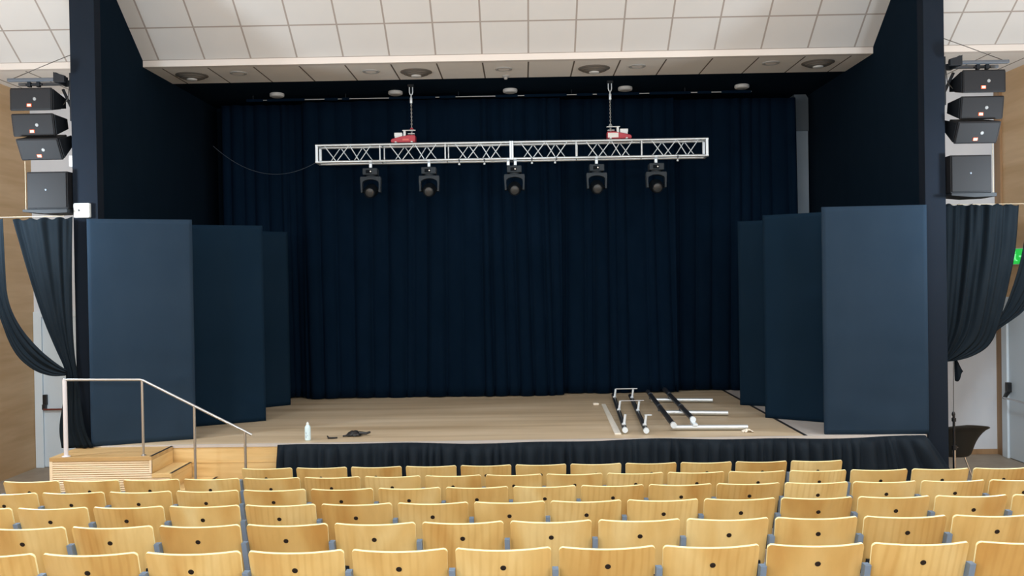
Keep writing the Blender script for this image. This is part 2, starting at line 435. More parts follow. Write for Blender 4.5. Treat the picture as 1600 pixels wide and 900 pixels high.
# ------------------------------------------------------------------ ceiling fittings
def ceil_disc(x, y, label, first=[None]):
    t = thing('round_ceiling_lamp', label, 'ceiling lamp', (x, y, 5.50), 0, 'round lamps under the black stage ceiling')
    if first[0] is None:
        b = BM(); lathe(b, [(0, 0), (.085, 0), (.105, -.008), (.108, -.03), (.104, -.05), (.09, -.056), (0, -.056)], 32)
        h = obj('lamp_housing', b, M['wall_grey_disc'], t, True)
        b = BM(); lathe(b, [(0, -.0555), (.082, -.0555), (.08, -.0605), (0, -.0615)], 32)
        g = obj('lamp_glass', b, M['pale_disc'], t, True); first[0] = (h, g)
    else:
        for s in first[0]:
            c = s.copy(); c.parent = t; COL.objects.link(c)
for (x, l) in ((-3.60, 'pale round surface lamp under the black stage ceiling, first from the steps side'),
               (-1.83, 'pale round surface lamp under the black stage ceiling beside the plain red hoist hook'),
               (-.12, 'pale round surface lamp under the black stage ceiling, midway between the two hoist chains'),
               (1.59, 'pale round surface lamp under the black stage ceiling beside the white-labelled hoist hook'),
               (3.32, 'pale round surface lamp under the black stage ceiling, last before the grey pier')):
    ceil_disc(x, 13.36, l)

def diffuser(x, y, label, first=[None]):
    t = thing('ceiling_diffuser', label, 'ceiling diffuser', (x, y, 5.50), 0, 'large round diffusers in the soffit')
    if first[0] is None:
        b = BM(); lathe(b, [(0, 0), (.215, 0), (.215, -.006), (.195, -.010), (.16, -.024), (.11, -.044), (.075, -.052), (0, -.052)], 36)
        for r, z in ((.17, -.024), (.13, -.04)): lathe(b, [(r, z + .004), (r + .006, z), (r, z - .006), (r - .006, z)], 36)
        d = obj('dish', b, M['diffuser'], t, True)
        b = BM(); lathe(b, [(0, -.05), (.07, -.051), (.065, -.066), (.04, -.074), (0, -.076)], 24)
        c = obj('centre_cap', b, M['wall_grey_disc'], t, True); first[0] = (d, c)
    else:
        for s in first[0]:
            c = s.copy(); c.parent = t; COL.objects.link(c)
diffuser(-4.42, 12.13, 'large round dark ceiling diffuser at the steps-side end of the beige soffit')
diffuser(-1.38, 12.17, 'large round dark ceiling diffuser in the soffit above the plain red hoist')
diffuser(1.03, 12.15, 'large round dark ceiling diffuser in the soffit above the white-labelled red hoist')
diffuser(4.02, 12.07, 'large round dark ceiling diffuser at the exit-sign end of the beige soffit')

def downlight(x, y, label, s=1.0, first=[None]):
    t = thing('recessed_downlight', label, 'downlight', (x, y, 5.50), 0, 'small downlights in the soffit')
    t.scale = (s, s, 1)
    if first[0] is None:
        b = BM(); lathe(b, [(.072, 0), (.115, 0), (.113, -.010), (.09, -.014), (.075, -.006)], 28); r = obj('trim_ring', b, M['pale_disc'], t, True)
        b = BM(); lathe(b, [(0, -.004), (.076, -.004), (.07, -.010), (0, -.013)], 28); l = obj('lens', b, M['fascia'], t, True); first[0] = (r, l)
    else:
        for q in first[0]:
            c = q.copy(); c.parent = t; COL.objects.link(c)
downlight(-3.76, 12.04, 'small round white downlight beside the steps-side end diffuser')
downlight(-1.98, 12.09, 'small round white downlight just before the diffuser above the plain red hoist')
downlight(-.19, 12.09, 'small round white downlight in the middle of the soffit')
downlight(1.60, 12.07, 'small round white downlight just past the diffuser above the white-labelled hoist')
downlight(3.38, 12.03, 'small round white downlight beside the exit-sign-end diffuser')
b = BM(); lathe(b, [(0, 0), (.05, 0), (.05, -.014), (.03, -.024), (.02, -.05), (0, -.052)], 20, T(-.17, 12.50, 5.5))
tag(obj('smoke_detector', b, M['pale_disc'], None, True), 'tiny pale detector on the soffit behind the middle downlight', 'detector')

# ------------------------------------------------------------------ curtains at the back
def pleated(name, x0, x1, y, z0, z1, amp, per, seed, cols, rows, mtl, flare=.0, lift=.0, th=.006, topamp=.6):
    rnd = random.Random(seed)
    ph = [0.0]
    while ph[-1] < x1 - x0: ph.append(ph[-1] + per * rnd.uniform(.55, 1.6))
    amps = [rnd.uniform(.35, 1.0) for _ in ph]; drift = [rnd.uniform(-.5, .5) * per for _ in ph]
    def off(s, t):
        i = 0
        while i < len(ph) - 2 and ph[i + 1] < s: i += 1
        k = (s - ph[i]) / (ph[i + 1] - ph[i])
        k = min(max(k, 0), 1)
        k2 = k + .12 * math.sin(2 * PI * k) * (1 - t)
        return amps[i] * abs(math.sin(PI * k2)) ** .85
    b = BM(); V = []
    for j in range(rows + 1):
        t = j / rows                       # 0 bottom, 1 top
        row = []
        for i in range(cols + 1):
            s = (x1 - x0) * i / cols
            sh = (1 - t) ** 1.5
            dd = drift[min(int(s / per), len(drift) - 1)]
            s2 = min(max(s + .35 * math.sin(s * 1.7 + seed) * sh * per, 0), x1 - x0 - 1e-4)
            a = amp * (topamp + (1 - topamp) * (1 - t) ** .7)
            yy = y - a * off(s2, t) - flare * sh + .25 * amp * math.sin(s * 2.1 + seed + t * 2)
            zb = z0 + lift * (.5 + .5 * math.sin(s * 4.3 + seed) * math.sin(s * 1.3))
            row.append(b.verts.new((x0 + s, yy, zb + (z1 - zb) * t)))
        V.append(row)
    for j in range(rows):
        for i in range(cols): b.faces.new([V[j][i], V[j][i + 1], V[j + 1][i + 1], V[j + 1][i]])
    o = obj(name, b, mtl)
    for p in o.data.polygons: p.use_smooth = True
    m = o.modifiers.new('thickness', 'SOLIDIFY'); m.thickness = th; m.offset = 0
    return o
G = 'black backdrop curtains'
for (x0, x1, y, per, sd, lab) in (
    (-4.55, -3.20, 13.72, .17, 3, 'black backdrop curtain mostly hidden behind the flats on the steps side'),
    (-3.28, .62, 13.55, .19, 5, 'widest black backdrop curtain behind the bottle and the lamp truss middle'),
    (.58, 2.36, 13.72, .18, 8, 'black backdrop curtain behind the two metal frames lying on stage'),
    (2.32, 4.26, 13.88, .20, 13, 'black backdrop curtain ending beside the pale grey pier')):
    o = pleated('stage_curtain', x0, x1, y, ZS + .003, 5.39, .10, per, sd, int((x1 - x0) * 60), 26, M['curtain'], lift=.02)
    tag(o, lab, 'curtain', G)
# rail carrying the curtains, taped with dark cloth in places
cr = thing('curtain_rail', 'thin pale rail along the top of the black backdrop curtains', 'curtain rail', (0, 13.50, 5.425))
b = BM(); box(b, -4.1, 3.5, -.008, .008, -.007, .007, .002); obj('rail', b, M['steel'], cr)
rnd = random.Random(4)
x = -4.1
while x < 3.4:
    w = rnd.uniform(.1, .75)
    b = BM(); box(b, x, min(x + w, 3.49), -.02, .02, -.022, .018, .006); obj('cloth_tie', b, M['curtain'], cr)
    x += w + rnd.choice([.06, .1, .15, .3, .6])
for x in (-4.0, -2.6, -.9, .8, 2.5, 3.4):
    b = BM(); tube(b, [(x, 0, .01), (x, 0, .08)], .008, 8); obj('hanger', b, M['iron'], cr)

# thin cable drooping across the dark back of the stage
pts = []
for i in range(25):
    t = i / 24; a = Vector((-4.55, 13.30, 4.72)); c = Vector((-2.945, 12.95, 4.40))
    p = a.lerp(c, t); p.z -= 4 * .28 * t * (1 - t); pts.append(p)
b = BM(); tube(b, pts, .004, 6)
tag(obj('hanging_cable', b, M['grey_steel'], None, True), 'thin dark cable drooping from the steps-side wing to the truss end', 'cable')

# ------------------------------------------------------------------ black flats standing on the stage
def flat(x0, y0, x1, y1, zb, label, m='panel'):
    L = math.hypot(x1 - x0, y1 - y0); a = math.atan2(y1 - y0, x1 - x0)
    t = thing('stage_flat', label, 'stage flat', (x0, y0, zb), a, 'black cloth-covered stage flats')
    rnd = random.Random(int(abs(x0) * 100)); H = 2.50
    b = BM(); n, mrows = 26, 44; V = []
    bumps = [(rnd.uniform(.1, L - .1), rnd.uniform(.2, H - .2), rnd.uniform(.06, .25), rnd.uniform(-.009, .009)) for _ in range(14)]
    for j in range(mrows + 1):
        row = []
        for i in range(n + 1):
            xx = L * i / n; zz = H * j / mrows
            e = min(xx, L - xx, zz, H - zz)
            yy = -.004 * min(e / .04, 1)
            for bx, bz, w, h in bumps: yy += h * math.exp(-((xx - bx) ** 2 / (3 * w * w) + (zz - bz) ** 2 / (.5 * w * w)))
            row.append(b.verts.new((xx, min(yy, 0) if e <= 0 else yy, zz)))
        V.append(row)
    for j in range(mrows):
        for i in range(n): b.faces.new([V[j][i], V[j][i + 1], V[j + 1][i + 1], V[j + 1][i]])
    # returns round the frame edge
    loop = [V[0][i] for i in range(n + 1)] + [V[j][n] for j in range(1, mrows + 1)] + [V[mrows][i] for i in range(n - 1, -1, -1)] + [V[j][0] for j in range(mrows - 1, 0, -1)]
    back = [b.verts.new((v.co.x, .038, v.co.z)) for v in loop]
    for i in range(len(loop)):
        k = (i + 1) % len(loop); b.faces.new([loop[i], back[i], back[k], loop[k]])
    o = obj('cloth_cover', b, M[m], t)
    for p in o.data.polygons: p.use_smooth = True
    for e in o.data.edges:
        pass
    b = BM()
    for q in ((.0, .06, 0, H), (L - .06, L, 0, H), (.06, L - .06, 0, .06), (.06, L - .06, H - .06, H), (.06, L - .06, H / 2 - .03, H / 2 + .03)):
        box(b, q[0] + .003, q[1] - .003, .012, .040, q[2] + .003, q[3] - .003, .002)
    obj('rear_frame', b, M['pine_top'], t)
    return t
z = ZS + .003
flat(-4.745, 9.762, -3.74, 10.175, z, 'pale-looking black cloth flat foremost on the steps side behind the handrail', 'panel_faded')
flat(-4.26, 10.95, -3.30, 11.44, z, 'black cloth flat middle of the three on the steps side')
flat(-4.20, 12.26, -3.36, 12.90, z, 'black cloth flat rearmost of the three on the steps side')
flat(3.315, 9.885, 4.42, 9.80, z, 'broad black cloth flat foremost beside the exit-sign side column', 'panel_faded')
flat(2.99, 11.10, 3.88, 10.48, z, 'black cloth flat middle of the three on the exit-sign side')
flat(2.955, 12.23, 3.92, 11.75, z, 'black cloth flat rearmost on the exit-sign side, only a narrow strip showing')

# ------------------------------------------------------------------ lighting truss
tr = thing('lighting_truss', 'long silver box truss hanging level above the stage on two red hoists', 'truss', (-.11, 12.95, 4.508))
HX, HY, HZ = 2.81, .12, .1185
for sy in (-1, 1):
    for sz in (-1, 1):
        b = BM(); tube(b, [(-HX, sy * HY, sz * HZ), (HX, sy * HY, sz * HZ)], .0185, 14); obj('chord', b, M['alu'], tr, True)
bays = [(-HX + 2 * HX * i / 6, -HX + 2 * HX * (i + 1) / 6) for i in range(6)]
def brace(p, q, r=.0072):
    b = BM(); tube(b, [p, q], r, 8); obj('brace', b, M['alu_bright'], tr, True)
for (a, c) in bays:
    w = c - a
    F = [.13, .32, .52, .675, .857]; R_ = [.15, .335, .515, .68, .865]
    for i in range(4):
        s = 1 if i % 2 == 0 else -1
        brace((a + w * F[i], -HY, s * HZ), (a + w * F[i + 1], -HY, -s * HZ))
        brace((a + w * R_[i], HY, -s * HZ), (a + w * R_[i + 1], HY, s * HZ))
def upright(x, sy, r=.0105):
    b = BM(); tube(b, [(x, sy * HY, -HZ), (x, sy * HY, HZ)], r, 8); obj('upright', b, M['alu_bright'], tr, True)
for i in range(1, 6):
    if i == 3: continue
    x = -HX + 2 * HX * i / 6
    upright(x - .012, -1); upright(x + .016, 1)
    for sz in (-1, 1):
        b = BM(); tube(b, [(x, -HY, sz * HZ), (x, HY, sz * HZ)], .009, 8); obj('cross_strut', b, M['alu_bright'], tr, True)
for x in (-HX + .02, HX - .02):
    b = BM()
    for sy in (-1, 1): box(b, x - .018, x + .018, sy * HY - .018, sy * HY + .018, -HZ, HZ, .003)
    for sz in (-1, 1): box(b, x - .018, x + .018, -HY, HY, sz * HZ - .014, sz * HZ + .014, .003)
    obj('end_frame', b, M['alu_bright'], tr)
b = BM()
for dx in (-.0145, .0145):
    for sy in (-1, 1): box(b, dx - .013, dx + .013, sy * HY - .024, sy * HY + .024, -HZ - .016, HZ + .016, .003)
    for sz in (-1, 1): box(b, dx - .013, dx + .013, -HY, HY, sz * HZ - .018, sz * HZ + .018, .003)
obj('joint_frame', b, M['alu_bright'], tr)

# moving head lamps
def moving_head(x, z0, variant, label, first={}):
    t = thing('moving_head_lamp', label, 'stage lamp', (x, 12.83, z0), 0, 'moving head lamps under the truss')
    if not first:
        P = []
        b = BM(); box(b, -.020, .020, -.024, .024, -.045, .014, .004); prism(b, [(.0215 * math.cos(math.radians(q)), .0505 + .0215 * math.sin(math.radians(q))) for q in range(-190, 11, 10)] + [(.036 * math.cos(math.radians(q)), .0505 + .036 * math.sin(math.radians(q))) for q in range(10, -191, -10)], 'x', -.02, .02)
        P.append(obj('clamp', b, M['alu_bright'], t))
        b = BM(); box(b, -.105, .105, -.10, .10, -.155, -.058, .012); box(b, -.02, .02, -.02, .02, -.06, -.03, .004)
        base = obj('base', b, M['fixture_light'], t)
        b = BM(); box(b, -.055, .03, -.104, -.099, -.135, -.085, .002); disp = obj('display', b, M['fixture'], base)
        b = BM(); lathe(b, [(0, 0), (.012, 0), (.010, .006), (0, .007)], 14, T(.012, -.101, -.108) @ RX(PI / 2)); led = obj('indicator', b, M['label_white'], base)
        b = BM(); lathe(b, [(0, -.155), (.07, -.155), (.07, -.175), (0, -.175)], 24)
        arch = [(-.142, -.175), (.142, -.175), (.148, -.20), (.140, -.40), (.112, -.40), (.118, -.29)]
        for k in range(1, 12):
            q = PI * k / 12; arch.append((.118 * math.cos(q), -.27 + .055 * math.sin(q)))
        arch += [(-.118, -.29), (-.112, -.40), (-.140, -.40), (-.148, -.20)]
        prism(b, arch, 'y', -.055, .055, .004)
        yk = obj('yoke', b, M['fixture_light'], t)
        b = BM()
        for s in (-1, 1): lathe(b, [(0, 0), (.026, 0), (.026, .03), (0, .03)], 16, T(s * .098 - (.03 if s < 0 else 0), 0, -.375) @ RY(PI / 2))
        Mh = T(0, 0, -.375) @ RX(math.radians(16))
        lathe(b, [(0, -.13), (.055, -.13), (.085, -.10), (.096, -.02), (.094, .05), (.082, .11), (.076, .15), (.068, .15), (.066, .13), (0, .13)], 28, Mh @ RX(PI / 2))
        hd = obj('lamp_head', b, M['fixture'], t, True)
        b = BM(); lathe(b, [(0, .146), (.040, .142), (.064, .132), (.064, .128), (0, .128)], 28, Mh @ RX(PI / 2)); ln = obj('lens', b, M['lens'], hd, True)
        first['p'] = [(P[0], []), (base, [disp, led]), (yk, []), (hd, [ln])]
    else:
        for s, kids in first['p']:
            c = s.copy(); c.parent = t; COL.objects.link(c)
            for k in kids:
                q = k.copy(); q.parent = c; COL.objects.link(q)
    return t
zc = 4.389 - .050 - .0   # clamp sits round the lower front chord
mhx = [-2.13, -1.293, -.074, 1.10, 1.948]
for x, lab in zip(mhx, ('dark moving head lamp under the truss, end one on the steps side',
                        'dark moving head lamp hanging under the truss below the plain red hoist',
                        'dark moving head lamp hanging beneath the central truss joint on two clamps',
                        'dark moving head lamp hanging under the truss below the white-labelled hoist',
                        'dark moving head lamp under the truss, end one on the exit-sign side')):
    t = moving_head(x, zc, 0, lab)
    if abs(x + .074) < .01:
        for ch in list(t.children):
            if ch.name.startswith('clamp'):
                ch.location.x = -.086
                c = ch.copy(); c.location.x = .016; COL.objects.link(c)
# loose couplers on the lower chord
def coupler(x, tilt, label):
    t = thing('truss_coupler', label, 'clamp', (x, 12.83, 4.389), 0, 'small loose couplers under the truss')
    b = BM(); prism(b, [(.0215 * math.cos(math.radians(q)), .0215 * math.sin(math.radians(q))) for q in range(-185, 6, 10)] + [(.0265 * math.cos(math.radians(q)), .0265 * math.sin(math.radians(q))) for q in range(5, -186, -10)], 'x', -.011, .011); obj('collar', b, M['grey_steel'], t)
    b = BM(); tube(b, [(0, 0, -.0265), (tilt, 0, -.05)], .005, 8); obj('bolt', b, M['grey_steel'], t)
    b = BM(); lathe(b, [(0, 0), (.014, .002), (.016, .014), (.012, .028), (0, .03)], 12, T(tilt, 0, -.078)); obj('wing_nut', b, M['alu_bright'], t)
for x, ti, l in ((-.86, 0, 'tiny pale coupler under the truss between the plain hoist and the truss joint'),
              (-.50, 0, 'tiny pale coupler under the truss just before the central joint'),
              (.18, 0, 'tiny pale coupler under the truss just past the central joint lamp'),
              (.53, -.02, 'tiny tilted coupler under the truss midway from the joint to the next lamp'),
              (2.26, 0, 'tiny pale coupler under the truss beyond the end lamp on the exit-sign side')):
    coupler(x, ti, l)

# chain hoists standing on the truss
def hoist(x, flip, label, sticker):
    t = thing('chain_hoist', label, 'chain hoist', (x, 12.95, 4.648))
    S = Matrix.Scale(-1, 4, (1, 0, 0)) if flip else Matrix.Identity(4)
    def put(name, b, m, par=None, sm=False):
        if flip:
            bmesh.ops.transform(b, matrix=S, verts=b.verts[:]); bmesh.ops.reverse_faces(b, faces=b.faces[:])
        return obj(name, b, m, par or t, sm)
    b = BM(); prism(b, [(-.175, .012), (.165, .012), (.172, .03), (.172, .112), (.06, .112), (-.04, .092), (-.165, .062), (-.18, .04)], 'y', -.085, .085, .008)
    body = put('body', b, M['red'])
    b = BM()
    if sticker == 'white': box(b, .012, .162, -.0875, -.0845, .026, .092)
    else: box(b, -.01, .08, -.0875, -.0845, .036, .06)
    put('sticker', b, M['label_white'] if sticker == 'white' else M['label_pink'], body)
    b = BM(); prism(b, [(-.125, .075), (-.02, .095), (-.02, .142), (-.125, .142)], 'y', -.065, .065, .006)
    for k in range(4): box(b, -.128, -.017, -.07 + k * .04, -.055 + k * .04, .10, .152, .002)
    put('motor', b, M['hoist_silver'])
    b = BM(); box(b, -.004, .030, -.03, .03, .10, .190, .004); box(b, -.02, .172, -.022, .022, .184, .198, .004); box(b, .06, .16, -.03, .03, .135, .146, .003)
    put('chain_guide', b, M['hoist_silver'])
    for xx in (-.10, .13):
        b = BM(); box(b, xx - .014, xx + .014, -.16, .16, .0, .014, .003); put('foot', b, M['hoist_silver'])
    # chain of links up to the hook
    b = BM(); zz = .12; k = 0
    while zz < .60:
        lk = []
        for i in range(12):
            a = 2 * PI * i / 12; u = .0085 * math.cos(a); v = .018 * math.sin(a)
            lk.append((.115 + (u if k % 2 == 0 else 0), (0 if k % 2 == 0 else u), zz + v))
        lk.append(lk[0]); tube(b, lk, .0035, 6, False); zz += .027; k += 1
    put('chain', b, M['steel'], None, True)
    b = BM(); lathe(b, [(0, .205), (.03, .205), (.018, .225), (0, .228)], 14, T(.115, 0, 0)); put('guide_collar', b, M['red'] if not flip else M['hoist_silver'])
    b = BM(); box(b, .098, .132, -.02, .02, .58, .665, .006); tube(b, [(.115, 0, .66), (.115, 0, .70)], .01, 8)
    tube(b, [(.092, 0, .815), (.092, 0, .74), (.10, 0, .712), (.115, 0, .70), (.13, 0, .712), (.138, 0, .74), (.138, 0, .815)], .0085, 8)
    put('hook', b, M['alu_bright'], None, True)
    b = BM(); box(b, .07, .16, -.04, .04, .815, .852, .004); put('ceiling_plate', b, M['iron'])
    return t
hoist(-1.663, False, 'red chain hoist with silver motor and faint sticker standing on the truss', 'pink')
hoist(1.437, True, 'red chain hoist with large white label standing on the truss', 'white')

# ------------------------------------------------------------------ hanging loudspeakers
def cabinet(cx, yf, zc_, tilt, label, side):
    t = thing('line_array_speaker', label, 'loudspeaker', (cx, yf, zc_), 0, 'hanging line array speakers')
    R = RX(math.radians(tilt))
    w, h, dp = .232, .126, .34
    b = BM()
    q = bmesh.new()
    F = [q.verts.new((sx * w, .012, sz * h)) for sx, sz in ((-1, -1), (1, -1), (1, 1), (-1, 1))]
    K = [q.verts.new((sx * .17 , dp, sz * .052)) for sx, sz in ((-1, -1), (1, -1), (1, 1), (-1, 1))]
    q.faces.new(F); q.faces.new(K[::-1])
    for i in range(4): q.faces.new([F[i], K[i], K[(i + 1) % 4], F[(i + 1) % 4]])
    bmesh.ops.recalc_face_normals(q, faces=q.faces[:])
    bmesh.ops.bevel(q, geom=q.edges[:], offset=.01, segments=2, affect='EDGES', profile=.5)
    merge(b, q, R); body = obj('cabinet', b, M['spk'], t)
    b = BM(); box(b, -.222, .222, .004, .02, -.117, .117, .01, R); gr = obj('grille', b, M['grille'], t)
    b = BM(); box(b, -.040, .012, -.003, .006, -.086, -.050, .002, R); bd = obj('badge', b, M['badge'], gr)
    b = BM(); box(b, -.032, .004, -.0045, -.002, -.079, -.057, 0, R); obj('badge_mark', b, M['badge_white'], gr)
    b = BM(); lathe(b, [(0, 0), (.019, 0), (.017, .006), (0, .007)], 16, R @ T(.045, .004, .0) @ RX(PI / 2)); obj('round_emblem', b, M['emblem'], gr)
    for s in (-1, 1):
        b = BM(); prism(b, [(.03, -.110), (.30, -.055), (.30, .055), (.03, .110)], 'x', s * .236 - .004, s * .236 + .004, 0, R)
        obj('rigging_plate', b, M['iron'], t)
    return t
cabs = [(-5.335, 4.722, 0), (-5.315, 4.436, 11), (-5.250, 4.162, 29)]
pos = ('top', 'middle', 'bottom')
for (x, zc_, ti), p in zip(cabs, pos):
    cabinet(x, 9.76, zc_, ti, f'black array speaker with orange badge, {p} of the three hung beyond the steps', -1)
cabsR = [(5.045, 4.728, 0), (5.018, 4.438, 10), (4.965, 4.164, 27)]
for (x, zc_, ti), p in zip(cabsR, pos):
    cabinet(x, 9.76, zc_, ti, f'black array speaker with orange badge, {p} of the three hung above the tub chair', 1)

def array_bracket(s, xo, xi, xc, zt_, label):
    """s: +1 column on the greater-x side"""
    t = thing('speaker_bracket', label, 'speaker bracket', (xc, 9.93, zt_))
    def X(x): return x - xc
    b = BM(); box(b, min(X(xo), X(xi)), max(X(xo), X(xi)), -.20, -.15, -.035, 0.0, .006); box(b, min(X(xo), X(xi)), max(X(xo), X(xi)), .02, .06, -.035, 0, .006); obj('top_frame', b, M['grey_steel'], t)
    b = BM(); bx = X(xi)
    prism(b, [(0, -.05), (0, .02), (bx * .9, .05), (bx, .06), (bx, -.05)], 'y', -.21, -.16, .004)
    prism(b, [(0, -.05), (0, .0), (bx, .03), (bx, -.05)], 'y', .02, .06, .004); box(b, min(0, -s * .02), max(0, -s * .02), -.06, .06, -.45, .08, .003)
    box(b, min(bx, bx + s * .03), max(bx, bx + s * .03), -.20, .06, -.05, .055, .004)
    obj('arm', b, M['iron'], t)
    b = BM(); tube(b, [(0, .0, -.36), (bx - s * .0, .0, -.09)], .017, 8); obj('brace', b, M['iron'], t)
    b = BM(); mid = (X(xo) + X(xi)) / 2
    for dx in (-.05, .05): box(b, mid + dx - .018, mid + dx + .018, -.14, -.10, -.085, -.03, .003)
    tube(b, [(mid - .09, -.12, -.06), (mid + .09, -.12, -.055)], .012, 8); obj('shackle', b, M['iron'], t)
    b = BM(); tube(b, [(X(xo), -.17, -.02), (X(xo) * .35, -.13, .16), (0, -.05, .28)], .004, 6); obj('guy_wire', b, M['wire'], t)
    b = BM()
    tube(b, [(-s * .005, -.02, -.09), (-s * .03, -.02, -.30), (-s * .012, -.02, -.55)], .005, 6)
    tube(b, [(-s * .04, -.02, -.06), (-s * .055, -.02, -.20), (-s * .12, 0, -.26)], .005, 6); obj('cable', b, M['wire'], t)
    return t
array_bracket(1, -5.573, -5.06, -4.94, 4.945, 'black steel bracket carrying the speaker array beyond the steps')
array_bracket(-1, 5.30, 4.79, 4.66, 4.945, 'black steel bracket carrying the speaker array above the tub chair')

def sub(x0, x1, z0, z1, label, xs):
    cx = (x0 + x1) / 2; w = (x1 - x0) / 2; h = z1 - z0
    t = thing('subwoofer', label, 'loudspeaker', (cx, 9.75, z0))
    b = BM(); box(b, -w, w, .012, .30, 0, h, .008); obj('cabinet', b, M['spk'], t)
    b = BM(); box(b, -w + .012, w - .012, 0, .014, .012, h - .012, .006); gr = obj('grille', b, M['grille'], t)
    b = BM(); lathe(b, [(0, 0), (.012, 0), (.010, .004), (0, .005)], 14, T(-.01, 0, h * .52) @ RX(PI / 2)); obj('round_emblem', b, M['grey_steel'], gr)
    t2 = thing('speaker_shelf', label.replace('square black subwoofer', 'black shelf').replace('on the bracket', 'holding the square subwoofer'), 'shelf', (cx, 9.75, z0))
    b = BM(); xe = xs
    lo, hi = min(-w - .03 if xs > cx else -w, xe - cx), max(w + .03 if xs < cx else w, xe - cx)
    prism(b, [(lo, -.004), (hi, -.004), (hi, -.045), ((lo + hi) / 2, -.052), (lo, -.030)], 'y', -.03, .30, .003); obj('tray', b, M['iron'], t2)
    b = BM(); tube(b, [((lo + .012) if xs > cx else (hi - .012), .02, -.01), ((lo + .012) if xs > cx else (hi - .012), .02, h + .12)], .0035, 8); obj('strap', b, M['cream'], t2)
sub(-5.395, -4.945, 3.515, 3.925, 'square black subwoofer on the bracket under the speakers beyond the steps', -4.935)
sub(4.665, 5.11, 3.52, 3.93, 'square black subwoofer on the bracket under the speakers above the tub chair', 4.655)

# small boxes on the column
t = thing('junction_box', 'square white box with a dark dot on the steps-side column', 'wall box', (-4.818, 9.85, 3.498))
b = BM(); box(b, -.088, .088, -.055, 0, -.08, .08, .012); h_ = obj('box_housing', b, M['white_plastic'], t)
b = BM(); lathe(b, [(0, 0), (.014, 0), (.012, .006), (0, .007)], 16, T(-.028, -.0545, .0) @ RX(PI / 2)); obj('sensor', b, M['black_plastic'], t)
b = BM(); box(b, .058, .064, -.056, -.02, -.07, .07); obj('cover_edge', b, M['pale_disc'], t)
b = BM(); box(b, -4.975, -4.93, 9.86, 9.93, 3.99, 4.11, .006)
tag(obj('switch_box', b, M['white_plastic']), 'narrow white box on the side of the steps-side column below the array', 'wall box')

# ------------------------------------------------------------------ swagged drapes at both sides
def drape(name, left, right, y, folds, amp, label, seed, rows=60, cols=72, bow=0.0, sc_min=.35, m=None):
    L = smooth_pts(left); R = smooth_pts(right)
    rnd = random.Random(seed); b = BM(); V = []
    ph = rnd.uniform(0, 6)
    w0 = math.dist(left[0], right[0])
    fr = [rnd.uniform(.7, 1.3) for _ in range(4)]
    for j in range(rows + 1):
        t = j / rows
        a = polyline(L, t); c = polyline(R, t)
        w = math.dist(a, c); A = amp * max(min(w / w0, 1.15), sc_min)
        row = []
        for i in range(cols + 1):
            u = i / cols
            px = a[0] + (c[0] - a[0]) * u; pz = a[1] + (c[1] - a[1]) * u
            uu = u + .03 * math.sin(5 * u + 3 * t + ph)
            f = math.sin(2 * PI * folds * uu + ph + 1.1 * math.sin(2.3 * t + ph)) * (.42 + .2 * math.sin(9 * u + ph)) + .42 * math.sin(2 * PI * folds * .43 * fr[0] * uu + 2 * t + ph * 2) + .25 * math.sin(2 * PI * folds * 1.7 * uu + t * 4)
            edge = min(u, 1 - u) * 8
            yy = y - A * f * min(1, .3 + edge) - bow * math.sin(PI * u) * math.sin(PI * min(t * 1.0, 1))
            pz += (0.012 * math.sin(2 * PI * folds * u) if j == 0 else 0)
            row.append(b.verts.new((px, yy, pz)))
        V.append(row)
    for j in range(rows):
        for i in range(cols): b.faces.new([V[j][i], V[j][i + 1], V[j + 1][i + 1], V[j + 1][i]])
    o = obj(name, b, m or M['drape'])
    for p in o.data.polygons: p.use_smooth = True
    md = o.modifiers.new('thickness', 'SOLIDIFY'); md.thickness = .005; md.offset = 0
    return tag(o, label, 'curtain', 'swagged black drapes beside the stage')
drape('swagged_drape',
      [(-5.535, 3.403), (-5.46, 3.12), (-5.393, 2.865), (-5.249, 2.375), (-5.096, 1.989), (-4.975, 1.73), (-5.0, 1.55), (-5.024, 1.394), (-5.079, 1.116), (-5.05, .90)],
      [(-4.875, 3.413), (-4.888, 3.1), (-4.898, 2.75), (-4.902, 2.3), (-4.892, 1.95), (-4.858, 1.70), (-4.845, 1.55), (-4.825, 1.35), (-4.79, 1.08), (-4.70, .90)],
      9.72, 4.2, .035, 'black drape tied in at mid-height and falling onto the wooden landing', 3)
kL = lambda L: [(x * 9.60 / 9.7, 2.66 + (z_ - 2.66) * 9.60 / 9.7) for x, z_ in L]
drape('swagged_drape',
      kL([(-6.02, 3.41), (-5.87, 2.9), (-5.70, 2.381), (-5.552, 1.961), (-5.346, 1.762), (-5.137, 1.685), (-4.98, 1.695)]),
      kL([(-5.63, 3.405), (-5.617, 2.868), (-5.60, 2.52), (-5.476, 2.239), (-5.271, 1.991), (-5.08, 1.83), (-4.955, 1.75)]),
      9.60, 3.2, .03, 'black drape swept sideways along the wood-veneer wall in front of the pale door', 9)
rd = drape('swagged_drape',
      [(4.80, 3.428), (4.795, 2.9), (4.79, 2.4), (4.78, 2.0), (4.76, 1.78), (4.735, 1.60)],
      [(5.626, 3.414), (5.60, 3.1), (5.569, 2.836), (5.471, 2.403), (5.38, 2.042), (5.284, 1.826), (5.103, 1.713), (4.922, 1.665), (4.80, 1.655), (4.745, 1.66)],
      10.18, 6, .05, 'wide black drape gathered up behind the exit-sign side column above the tub chair', 5, bow=.04)
b = BM(); V = []
for j in range(13):
    t = j / 12; row = []
    for i in range(13):
        u = i / 12; row.append(b.verts.new((4.915 + (.02 + .075 * t) * u + .01 * t, 10.25 + .012 * math.sin(7 * u + 2 * t), 1.69 - (.26 + .03 * math.sin(5 * u) - .07 * u) * t)))
    V.append(row)
for j in range(12):
    for i in range(12): b.faces.new([V[j][i], V[j][i + 1], V[j + 1][i + 1], V[j + 1][i]])
